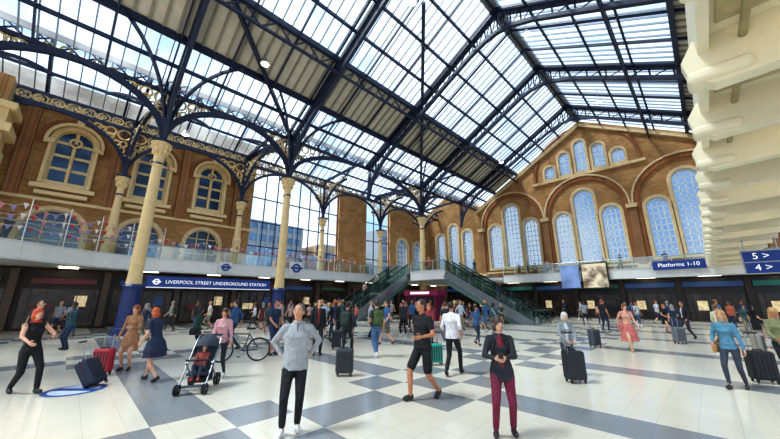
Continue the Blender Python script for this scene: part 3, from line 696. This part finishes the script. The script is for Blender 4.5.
person('man_in_dark_coat',-9.7,6.2,20,1.8,SK[2],'#1e1f24','#24262c','#161616','#4b3a30','#8a2a30',inner=True,jacket=.08,head=(10,0))
person('woman_in_floral_dress',-2.34,14.76,-15,1.68,SK[2],'#d9a08c','#e6c9b8','#c8a080','#7a4a30','#c8746c',fem=True,sleeve='short',bottom='bare',skirt=(.35,.3,5),hair='long',feet=WALK,toes=WT,hands=WH,pack='bag')
person('man_in_black_jacket',-1.03,20.9,-80,1.74,SK[1],'#1c1d22','#2c2f3a','#161616','#2a221e','#ccccd0',feet=WALK,toes=WT,hands=WH,inner=True)
person('woman_in_denim_jacket',.1,10.14,-60,1.58,SK[2],'#5587a0','#3a3f4c','#2a2622','#b58a58','#b98a54',fem=True,hair='long',bottom='skinny',pack='bag',hands=((.22,.18,1.0),(-.26,.05,.86)),feet=((.1,.16,.09),(-.1,-.18,.1)),toes=(0,-12))
person('woman_in_khaki_jacket',1.0,11.9,-30,1.62,SK[1],'#8a8a66','#1d1f26','#1e1e1e','#c49a60','#5a4030',fem=True,hair='long',hands=((.16,.26,1.0),(-.26,.05,.86)),jacket=.05)
person('woman_in_cream_cardigan',.08,17.5,100,1.66,SK[2],'#d8ccb4','#2a2c34','#cccccc','#6b4a30','#333333',fem=True,hair='pony',feet=WALK,toes=WT,hands=WH,bottom='skinny')
person('woman_in_red_top',-7.65,9.74,-20,1.66,SK[2],'#8a2f34','#23252c','#222222','#a8522c','#333333',fem=True,hair='long',hands=((.26,.04,.86),(-.12,.3,1.1)))
CX,CY=-7.8,2.18
person('toddler_in_pushchair',CX-.02,CY+.02,12,.95,SK[0],'#9a4a44','#39445c','#c04a40','#6b4a30','#333333',pz=.80,feet=((.1,.47,.5),(-.1,.47,.5)),hands=((.18,.3,.92),(-.18,.3,.92)),lean=-14)
def stroller(x,y,psi):
    B=MB()
    for sx in(-1,1):
        B.tube((sx*.24,.35,.12),(sx*.24,-.38,.95),.016,.016,0); B.tube((sx*.24,-.36,.12),(sx*.24,.12,.55),.016,.016,0); B.tube((sx*.24,-.38,.95),(sx*.24,-.5,1.02),.016,.016,0)
        for yy,r in((.36,.1),(-.38,.13)):
            B.torus((sx*.27,yy,r),r-.025,.025,1,ax=(1,0,0),n=20); B.torus((sx*.22,yy,r),r-.025,.02,1,ax=(1,0,0),n=20); B.tube((sx*.21,yy,r),(sx*.28,yy,r),.03,.03,0)
    B.tube((-.24,-.5,1.02),(.24,-.5,1.02),.022,.022,1); B.tube((-.24,-.36,.13),(.24,-.36,.13),.014,.014,0); B.tube((-.24,.36,.1),(.24,.36,.1),.014,.014,0)
    B.tube((-.22,.2,.6),(.22,.2,.6),.02,.02,1)
    B.rbox((0,0,.33),(.4,.34,.06),.025,2); B.rbox((0,-.24,.55),(.4,.06,.55),.025,2,Matrix.Rotation(math.radians(20),3,'X')); B.rbox((0,.3,.14),(.36,.1,.03),.012,2)
    n=12; rs=[]
    for k in range(6):
        a=math.radians(15+k*22); rs.append([V((.23*math.cos(math.pi*i/n),-.3+.33*math.cos(a)*math.sin(math.pi*i/n)*1.0,.78+.28*math.sin(math.pi*i/n)*math.sin(a))) for i in range(n+1)])
    B.rings(rs,2,cap=False,closed=False)
    B.rbox((0,-.12,.2),(.36,.36,.12),.03,1)
    o=B.obj('pushchair',[STEEL,BLACK,mat('pushchair_fabric','#3c4450',.8)],recalc=False)
    o.matrix_world=Matrix.Translation((x,y,0))@Matrix.Rotation(math.radians(-135+psi),4,'Z')
stroller(CX,CY,12)
def bike(x,y,psi):
    B=MB()
    for cx in(-.52,.52):
        B.torus((cx,0,.34),.32,.022,1,ax=(0,1,0),n=32); B.torus((cx,0,.34),.295,.01,0,ax=(0,1,0),n=32,k=4); B.ell((cx,0,.34),(.03,.04,.03),0)
        for i in range(14): t=2*math.pi*i/14; B.tube((cx,0,.34),(cx+.3*math.cos(t),0,.34+.3*math.sin(t)),.003,.003,0,4)
    bb=(-.08,0,.3); st=(-.22,0,.78); hd=(.36,0,.8)
    for a,b in((bb,st),(bb,hd),(st,hd),((-.52,0,.34),bb),((-.52,0,.34),st),(hd,(.52,0,.34))): B.tube(a,b,.018,.018,2)
    B.tube(st,(-.26,0,.92),.014,.014,0); B.rbox((-.26,0,.94),(.26,.14,.06),.028,1); B.tube(hd,(.33,0,.98),.015,.015,0); B.tube((.36,-.28,1.0),(.36,.28,1.0),.014,.014,1)
    B.torus((-.08,.05,.3),.09,.012,0,ax=(0,1,0)); B.tube((-.08,.05,.3),(-.0,.1,.16),.012,.012,0); B.tube((-.08,-.05,.3),(-.16,-.1,.44),.012,.012,0); B.box((0,.12,.16),(.09,.09,.02),1); B.box((-.16,-.12,.44),(.09,.09,.02),1)
    o=B.obj('bicycle',[STEEL,BLACK,mat('bike_frame','#1d2a3c',.3)],recalc=False); o.matrix_world=Matrix.Translation((x,y,0))@Matrix.Rotation(math.radians(-135+psi),4,'Z')
bike(-10.3,3.9,14)
def suitcase(x,y,psi,col,h=.6,w=.42,d=.26,tilt=0,handle=.38):
    B=MB(); b=.07
    B.rbox((0,0,b+h/2),(w,d,h),.05,0)
    for i in range(5): B.rbox((-w*.34+w*.17*i,d/2,b+h/2),(.03,.014,h*.78),.006,1); B.rbox((-w*.34+w*.17*i,-d/2,b+h/2),(.03,.014,h*.78),.006,1)
    B.rbox((0,0,b+h/2),(w*1.012,.02,h*1.005),.009,2)
    for sx in(-1,1):
        for sy in(-1,1): B.torus((sx*w*.38,sy*d*.33,.035),.022,.013,2,ax=(1,0,0),n=14); B.box((sx*w*.38,sy*d*.33,.07),(.04,.04,.04),2)
        B.tube((sx*w*.25,-d*.3,b+h-.02),(sx*w*.25,-d*.3,b+h+handle),.011,.011,3)
    B.tube((-w*.27,-d*.3,b+h+handle),(w*.27,-d*.3,b+h+handle),.018,.018,2); B.tube((-.08,0,b+h+.03),(.08,0,b+h+.03),.012,.012,2); B.tube((-.08,0,b+h-.01),(-.08,0,b+h+.03),.01,.01,2); B.tube((.08,0,b+h-.01),(.08,0,b+h+.03),.01,.01,2)
    o=B.obj('suitcase',[cm(col,'case'),cm('#2b2d33','case'),BLACK,STEEL],smooth=False,recalc=False)
    o.matrix_world=Matrix.Translation((x,y,0))@Matrix.Rotation(math.radians(-135+psi),4,'Z')@Matrix.Rotation(math.radians(tilt),4,'X')
suitcase(-2.45,8.35,5,'#20242c',.6,.42,.28); suitcase(-6.64,5.06,0,'#30343a',.55,.42,.26,0,.25); suitcase(-5.85,7.7,10,'#1c9a86',.5,.38,.24,0,.3)
suitcase(-9.6,.75,-80,'#1f2740',.55,.4,.26,-32,.4); suitcase(-10.9,.85,10,'#b52a3a',.55,.4,.26,0,.35); suitcase(.55,11.3,-20,'#16181c',.6,.44,.28)
suitcase(-3.5,14.9,20,'#4a5058'); suitcase(-1.2,18.5,0,'#6a6f78'); suitcase(-10.2,7.4,0,'#2a2a30'); suitcase(.9,16.9,30,'#8a8478')
B=MB(); n=36
def disc(r,z,m,c=(-9.57,.405)): B.add([V((c[0]+r*math.cos(2*math.pi*i/n),c[1]+r*math.sin(2*math.pi*i/n),z)) for i in range(n)],[list(range(n))],m)
disc(.5,.004,0); disc(.4,.006,1)
R45=Matrix.Rotation(math.radians(45),3,'Z'); B.box((-9.57,.405,.008),(.85,.16,.004),0,R45)
B.obj('floor_sticker',[mat('sticker_blue','#2a55a0',.4),mat('sticker_white','#cfdcec',.4)],recalc=False)

tmpl=[]
VX=.026
specs=[dict(feet=WALK,toes=WT,hands=WH),dict(feet=WALK,toes=WT,hands=WH,pack='back'),dict(hands=((.26,.04,.86),(-.1,.28,1.15)),jacket=.05,inner=True),
 dict(fem=True,feet=WALK,toes=WT,hands=WH,hair='long',bottom='skinny'),dict(fem=True,hair='long',skirt=(.5,.24,1),bottom='bare',sleeve='short',hands=((.16,.26,1.0),(-.25,.04,.86)),feet=WALK,toes=WT),
 dict(fem=True,hair='bob',pack='bag',hands=((.25,.04,.86),(-.14,.27,1.05)),jacket=.05),dict(sleeve='short',bottom='shorts',feet=WALK,toes=WT,hands=WH),
 dict(fat=1.15,sleeve='short',hands=((.27,.04,.86),(-.27,.06,.86)),feet=((.12,.1,.09),(-.1,-.08,.09))),dict(fem=True,hair='pony',bottom='skinny',sleeve='short',pack='back',feet=WALK,toes=WT),dict(hands=((.1,.26,1.12),(-.06,.27,1.12)),pack='phone',head=(0,-15))]
for i,sp in enumerate(specs): 
    me=body_mesh('pedestrian',vox=VX,**sp)
    for m in mats_for(SK[0],'#333333','#333333','#222222','#2a2020','#555555'): me.materials.append(m)
    tmpl.append((me,sp.get('fem',False)))
TOPS=['#1d1f25','#23324e','#d0cecc','#8b8f95','#5a2a30','#2e4a40','#b89a90','#3a5f8a','#101114','#a9a498','#b8604a','#2a4a50','#bfc6d0','#26262c','#2d2f36','#1a1a1e']
BOTS=['#1c1d22','#24304a','#3f5878','#17171a','#5b5446','#2a2b30','#7f7662']
HR=['#2a1f1a','#4a3020','#15110f','#8a5a30','#b88a50','#8f8a85','#a04e28']
def crowd(x,y,z=0,psi=None):
    for a,b,c in occ:
        if abs(c-z)<1 and (a-x)**2+(b-y)**2<.7: return False
    me,fm=random.choice(tmpl); o=bpy.data.objects.new('pedestrian',me); COL.objects.link(o)
    ms=mats_for(random.choice([SK[0],SK[1],SK[2],SK[0],SK[3],SK[4]]),random.choice(TOPS),random.choice(BOTS),random.choice(['#1c1c1e','#d8d8d8','#5a4030']),random.choice(HR),random.choice(TOPS))
    for i,m in enumerate(ms): o.material_slots[i].link='OBJECT'; o.material_slots[i].material=m
    place(o,x,y,random.uniform(-180,180) if psi is None else psi,random.uniform(1.55,1.68) if fm else random.uniform(1.68,1.84),z); return True
def bad(x,y):
    if -25.2<x<-21.2 and 15<y<25: return True
    if -21.5<x<-8 and 22<y<28: return True
    if abs(x+22)<.9 and min(abs(y-q) for q in fy)<1: return True
    if 2<x<3: return True
    return False
def fill(n,x0,x1,y0,y1):
    c=0;t=0
    while c<n and t<n*20:
        t+=1; x=random.uniform(x0,x1);y=random.uniform(y0,y1)
        if bad(x,y): continue
        if crowd(x,y): c+=1
fill(9,-26.3,-16,-1,7); fill(26,-26,-12,7,15); fill(16,-20,-10,14,22); fill(11,-14,-7.5,11,20); fill(11,-8,2,24,36); fill(6,-20,-8,29,36); fill(3,-6,-1,20,27); fill(4,0,1.9,21,34)
for x,y,ps in((-7.1,12.2,20),(-9.8,9.6,-60),(-11.6,8.4,90),(-13,4.6,-90),(-12.3,3.2,100),(-17.2,.2,-20),(-2,23.8,100),(-18.5,2.6,-60)): crowd(x,y,0,ps)
for k in range(14): crowd(random.uniform(-16,6),random.uniform(37,38.3),4.4)
for k in range(14): crowd(random.uniform(-24,-18),random.uniform(25.4,35),4.4)
for k in range(8): crowd(random.uniform(-28,-27.5),random.uniform(3,22),4.4)
for k in range(3): crowd(random.uniform(-25,-24.4),random.uniform(-4,-2.5),4.4)
for k in(3,7,12):
    crowd(-23.8,24.6-7.62*(k+.5)/22,4.4-4.4*(k+1)/22+.08,0)
for k in(5,14): crowd(-17.3+7.62*(k+.5)/22,25.27,4.4-4.4*(k+1)/22+.08,60)

# ------------------------------------------------------------ world, sun, camera
w=bpy.data.worlds.new('sky'); S.world=w; w.use_nodes=True; nt=w.node_tree; bg=nt.nodes['Background']
tc=nt.nodes.new('ShaderNodeTexCoord'); no=nt.nodes.new('ShaderNodeTexNoise'); no.inputs['Scale'].default_value=3.2; no.inputs['Detail'].default_value=6
rp=nt.nodes.new('ShaderNodeValToRGB'); rp.color_ramp.elements[0].position=.4; rp.color_ramp.elements[0].color=(.36,.56,.84,1); rp.color_ramp.elements[1].position=.6; rp.color_ramp.elements[1].color=(.93,.96,1,1)
nt.links.new(tc.outputs['Generated'],no.inputs['Vector']); nt.links.new(no.outputs['Fac'],rp.inputs['Fac']); nt.links.new(rp.outputs['Color'],bg.inputs['Color']); bg.inputs['Strength'].default_value=1.15
L=bpy.data.lights.new('sun','SUN'); L.energy=5.5; L.angle=.2; L.color=(1,.93,.82); o=bpy.data.objects.new('sun',L); COL.objects.link(o)
o.rotation_euler=V((.25,.45,-.85)).to_track_quat('-Z','Y').to_euler()
cd=bpy.data.cameras.new('camera'); cd.sensor_width=36; cd.lens=310/780*36; cd.clip_end=500
c=bpy.data.objects.new('camera',cd); COL.objects.link(c); c.location=(0,0,1.8); c.rotation_euler=(math.radians(104.5),0,math.radians(45)); S.camera=c
